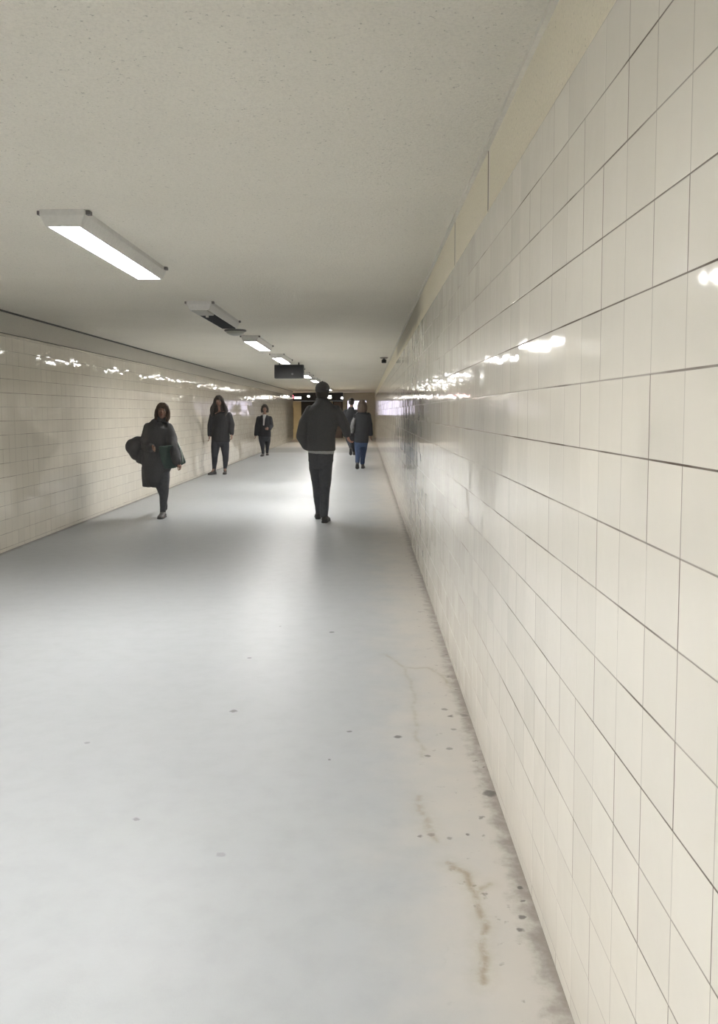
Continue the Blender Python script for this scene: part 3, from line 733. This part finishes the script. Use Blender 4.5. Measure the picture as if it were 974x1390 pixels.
# ---- third walker by the left wall ---------------------------------------------
g = Fig(27.2)
e = person('person with fringe and short bob, open black jacket over a white top, farthest on left', (-3.22, 27.2, 0))
sl = g.lm([(351,568,3.3), (348.4,579,3.1), (347,590,2.5,-.04)])
sr = g.lm([(366.3,568,3.3), (368,578,3.1), (365.4,582.5,2.4,-.22)])
ll = g.lm([(354.8,593,4.5), (355.4,599,4.1), (356.3,606,3.0,-.03), (357,616.2,1.8,.0)])
lr = g.lm([(362.8,593,4.5,.1), (362.8,599,4.1,.15), (362.6,605,3.0,.3), (362.5,614.2,1.8,.5)])
top, chin = g.p(359, 549.2), g.p(359.3, 559.3, -.02)
wl, wr = sl[-1][0], sr[-1][0]
P, R, hh = body_mesh(e, g, (.05, -1, -.08), top, chin, g.p(358.8, 563, .03),
    g.st([(358.6,591,4.5,.08), (358.7,588,6.2,.10), (358.8,582,6.4,.10), (358.8,573,7.2,.11), (358.8,567,7.2,.1), (358.8,564,4,.07)]),
    [shrink(sl[:2], .7)+[(wl, .026)], shrink(sr[:2], .7)+[(wr, .026)]], [shrink(ll, .84), shrink(lr, .84)],
    [(wl+Vector((0, -.005, -.015)), (-.08, -.15, -1), (.2, -1, 0), .165, .6), (wr+Vector((-.01, -.02, -.0)), (-.8, -.5, .1), (0, 0, 1), .165, .7)],
    M['skin'], .95, [(ll[-1][0], g.p(357, 617, 0), g.p(356.6, 618, -.1)), (lr[-1][0], g.p(362.6, 615.5, .5), g.p(362.8, 616.5, .4))])
add_face(e, P, R, hh)
j = Sh().tube(g.st([(358.6,592.5,8.7,.145), (358.6,586,8.8,.145), (358.8,577,8.4,.135), (358.8,570.5,8.8,.135), (358.8,566.5,7.8,.115), (358.8,563.5,4.4,.085)]), 22).limb(sl).limb(sr)
grown('jacket', j, M['jacket_navy'], e, .011, 3, .008, 8)
grown('shirt', Sh().slab([g.p(a, b, dd) for a, b, dd in ((356.4,562.5,-.085), (361.4,562.5,-.085), (359.2,569,-.145), (358.4,577.5,-.150), (356.8,577.5,-.150), (356.9,569,-.145))], .045, (0, 1, 0)), M['shirt'], e, .009, 2)
grown('trousers', Sh().tube(g.st([(358.6,599,4.5,.09), (358.7,594,7.4,.125), (358.8,586,7.4,.12)]), 20).limb(ll).limb(lr), M['trouser_dark'], e, .010, 3, .004, 12)
ga = at(357, 618.5, 27.2); shoe(e, (ga.x, 27.26, 0), (ga.x-.03, 27.0, 0), M['shoe'], True, ll[-1][0]-Vector((0, 0, .015)), .050)
gb = at(362.6, 616.5, 27.8); shoe(e, (gb.x, 27.8, 0), (gb.x+.03, 27.55, 0), M['shoe'], True, lr[-1][0]-Vector((0, 0, .015)), .048)
h = Sh().ball(P(0, -.12, .68), (.42*hh, .45*hh, .40*hh), R).ball(P(0, -.22, .30), (.44*hh, .34*hh, .46*hh), R)
h.limb([(P(-.24, .27, .76), .09*hh), (P(0, .33, .78), .10*hh), (P(.24, .27, .76), .09*hh)], 12)
for q in (-1, 1): h.limb([(P(q*.34, .12, .72), .11*hh), (P(q*.40, .05, .40), .13*hh), (P(q*.40, .04, .02), .12*hh)], 14)
grown('hair', h, M['hair_dark'], e, .010, 2, .006, 18, wdir=(1.6, 1.6, .3))

# ---- walker in blue jeans, from behind ------------------------------------------
g = Fig(20.82)
e = person('person in blue jeans and dark jacket walking away near the right tiled wall', (-.13, 20.82, 0))
sl = g.lm([(483.5,564,3.9), (481.6,577,3.5), (482.6,588,2.9,.06)])
sr = g.lm([(499.3,564,4.1), (502.0,577,3.6), (503.2,589.5,2.9,-.03)])
ll = g.lm([(485.4,600,4.8), (485.2,608,4.5), (485.2,616,3.6,-.05), (484.9,627,3.0,-.12)])
lr = g.lm([(494,600,4.9), (493.4,608,4.6,.1), (492.4,616,3.9,.2), (491.6,628,3.3,.3)])
top, chin = g.p(491.5, 543.6), g.p(491.5, 555.5, .02)
wl, wr = sl[-1][0], sr[-1][0]
P, R, hh = body_mesh(e, g, (0, 1, 0), top, chin, g.p(491.3, 559, .0),
    g.st([(489.8,599,5.5,.08), (489.8,595,7.2,.10), (490.5,588,7.6,.10), (491,575,8.6,.11), (491.2,565,9,.1), (491.3,561,5,.07)]),
    [shrink(sl[:2], .7)+[(wl, .026)], shrink(sr[:2], .7)+[(wr, .026)]], [shrink(ll, .84), shrink(lr, .84)],
    [(wr+Vector((0, .0, -.015)), (-.05, .1, -1), (-.3, 1, 0), .17, .5), (wl+Vector((0, .01, -.015)), (0, .3, -1), (.2, 1, 0), .17, .5)],
    M['skin'], .95, [(ll[-1][0], g.p(484.8, 630, -.12), g.p(484.6, 634, .0)), (lr[-1][0], g.p(491.6, 631, .3), g.p(491.8, 632.5, .42))])
add_face(e, P, R, hh)
j = Sh().tube(g.st([(489.9,600.8,9.3,.135), (490.3,592,9.8,.14), (491,580,10.4,.14), (491.2,570,10.6,.14), (491.2,564,9.4,.12), (491.2,560.5,6,.09)]), 22).limb(sl).limb(sr)
jk = grown('jacket', j, M['jacket_navy'], e, .011, 3, .008, 8)
grown('collar', Sh().tube(g.st([(491.3,562,6.4,.1), (491.3,557.5,5.8,.09,.01)]), 20), M['jacket_navy'], jk, .010, 2)
grown('jeans', Sh().tube(g.st([(489.7,607,6,.09), (489.8,602,9.2,.122), (490,592,9.2,.118)]), 20).limb(ll).limb(lr), M['jeans'], e, .010, 3, .006, 10)
ft = ll[-1][0]
ga = at(484.7, 636.6, 20.82)
shoe(e, (ga.x, 20.62, .13), (ga.x, 20.80, .004), M['shoe'], True, ft-Vector((0, 0, .02)), .048, ground=False, solemat=M['sole'])
gb = at(491.8, 632.5, 21.15); shoe(e, (gb.x, 21.06, 0), (gb.x+.02, 21.33, 0), M['shoe'], True, lr[-1][0]-Vector((0, 0, .03)), .050)
h = Sh().ball(P(0, -.10, .68), (.43*hh, .47*hh, .41*hh), R)
h.tube([(P(0, -.18, .75), .44*hh, .42*hh), (P(0, -.24, .35), .56*hh, .42*hh), (P(0, -.30, -.02), .58*hh, .40*hh), (P(0, -.36, -.35), .44*hh, .28*hh)], 22, (1, 0, 0))
grown('hair', h, M['hair_brown'], e, .010, 2, .010, 16, wdir=(1.6, 1.6, .3))
bq = g.p(479, 576, -.02)
bag = empty('shoulder_bag', bq); tag(bag, 'slim grey mottled shoulder bag at the side of the jeans wearer', 'bag'); bpy.context.view_layer.update()
grown('bag_body', Sh().tube(g.st([(477.2,588,2.2,.07), (477.8,582,3.4,.12), (479.4,574,3.2,.12), (481,567,2.2,.07)]), 18), M['bag_grey'], bag, .010, 2, .008, 12)
grown('strap', Sh().limb(g.lm([(481,568,.7,-.03), (482.6,562,.7,-.05), (485,559.3,.7,-.02)]), 8), M['bag_grey'], bag, .007, 1)

# ---- farther walker, mostly hidden ----------------------------------------------
g = Fig(27.6)
e = person('person in dark jacket walking away between the tall man and the jeans wearer', (-.48, 27.6, 0))
sl = g.lm([(469,559,3.5), (467.2,570,3.2), (469.5,579,2.6,.1)])
sr = g.lm([(482.5,559,3.5), (484.2,570,3.2), (483.8,580,2.6,.02)])
ll = g.lm([(472.6,590,4.3), (473.2,597,3.9), (474.6,602,3.0,-.1), (475.8,608,2.1,-.35)])
lr = g.lm([(479.4,590,4.3), (479.6,597,3.9,.08), (479.8,603,3.0,.15), (480,612.5,2.1,.2)])
top, chin = g.p(477, 540.8), g.p(477, 551, .02)
wl, wr = sl[-1][0], sr[-1][0]
P, R, hh = body_mesh(e, g, (.1, 1, 0), top, chin, g.p(476.6, 554, .0),
    g.st([(476,590,4.5,.08), (476,586,6.2,.10), (476,578,6.4,.10), (475.8,567,7.4,.11), (475.8,560,7.4,.1), (476.3,556,4,.07)]),
    [shrink(sl[:2], .7)+[(wl, .028)], shrink(sr[:2], .7)+[(wr, .028)]], [shrink(ll, .84), shrink(lr, .84)],
    [(wl+Vector((0, .01, -.01)), (.4, .4, -.8), (.2, 1, 0), .18, .6), (wr+Vector((0, .0, -.015)), (0, .1, -1), (-.3, 1, 0), .18, .5)],
    M['skin'], .97, [(ll[-1][0], g.p(475.8, 609.5, -.42), g.p(475.8, 611.5, -.40)), (lr[-1][0], g.p(480, 614.5, .2), g.p(480.1, 615.5, .32))])
add_face(e, P, R, hh)
j = Sh().tube(g.st([(476,592.5,8.4,.135), (476,585,8.6,.14), (476,573,8.8,.14), (475.8,564,9,.14), (475.9,559,7.8,.12), (476.3,555.5,4.4,.09)]), 22).limb(sl).limb(sr)
jk = grown('jacket', j, M['jacket_navy'], e, .011, 3, .008, 8)
grown('collar', Sh().tube(g.st([(476.3,556.5,4.6,.09), (476.5,552.8,3.8,.08,.01)]), 18), M['jacket_navy'], jk, .010, 2)
grown('trousers', Sh().tube(g.st([(476,597,4.5,.09), (476,593,7.4,.12), (476,585,7.4,.115)]), 20).limb(ll).limb(lr), M['trouser_dark'], e, .010, 3, .004, 12)
ft = ll[-1][0]; shoe(e, ft+Vector((0, -.11, -.02)), ft+Vector((0, -.02, -.235)), M['shoe'], True, ft-Vector((0, .03, .02)), .050, ground=False)
gb = at(480, 615.5, 27.8); shoe(e, (gb.x, 27.72, 0), (gb.x+.02, 28.0, 0), M['shoe'], True, lr[-1][0]-Vector((0, 0, .02)), .050)
h = Sh().ball(P(0, -.12, .66), (.40*hh, .45*hh, .39*hh), R).ball(P(0, -.2, .42), (.38*hh, .33*hh, .30*hh), R)
grown('hair', h, M['hair_dark'], e, .009, 2, .005, 22)

# ------------------------------------------------------------------ world and view
w = bpy.data.worlds.new('world'); SC.world = w; w.use_nodes = True
w.node_tree.nodes['Background'].inputs[0].default_value = (0.95, 0.97, 1.0, 1)
w.node_tree.nodes['Background'].inputs[1].default_value = 0.25
vs = SC.view_settings
vs.view_transform = 'Standard'; vs.look = 'None'; vs.gamma = 1.0; vs.exposure = 1.55; vs.use_curve_mapping = False
cy = SC.cycles
cy.use_denoising = True; cy.max_bounces = 10; cy.diffuse_bounces = 6; cy.glossy_bounces = 5
cy.sample_clamp_indirect = 10; cy.caustics_reflective = True
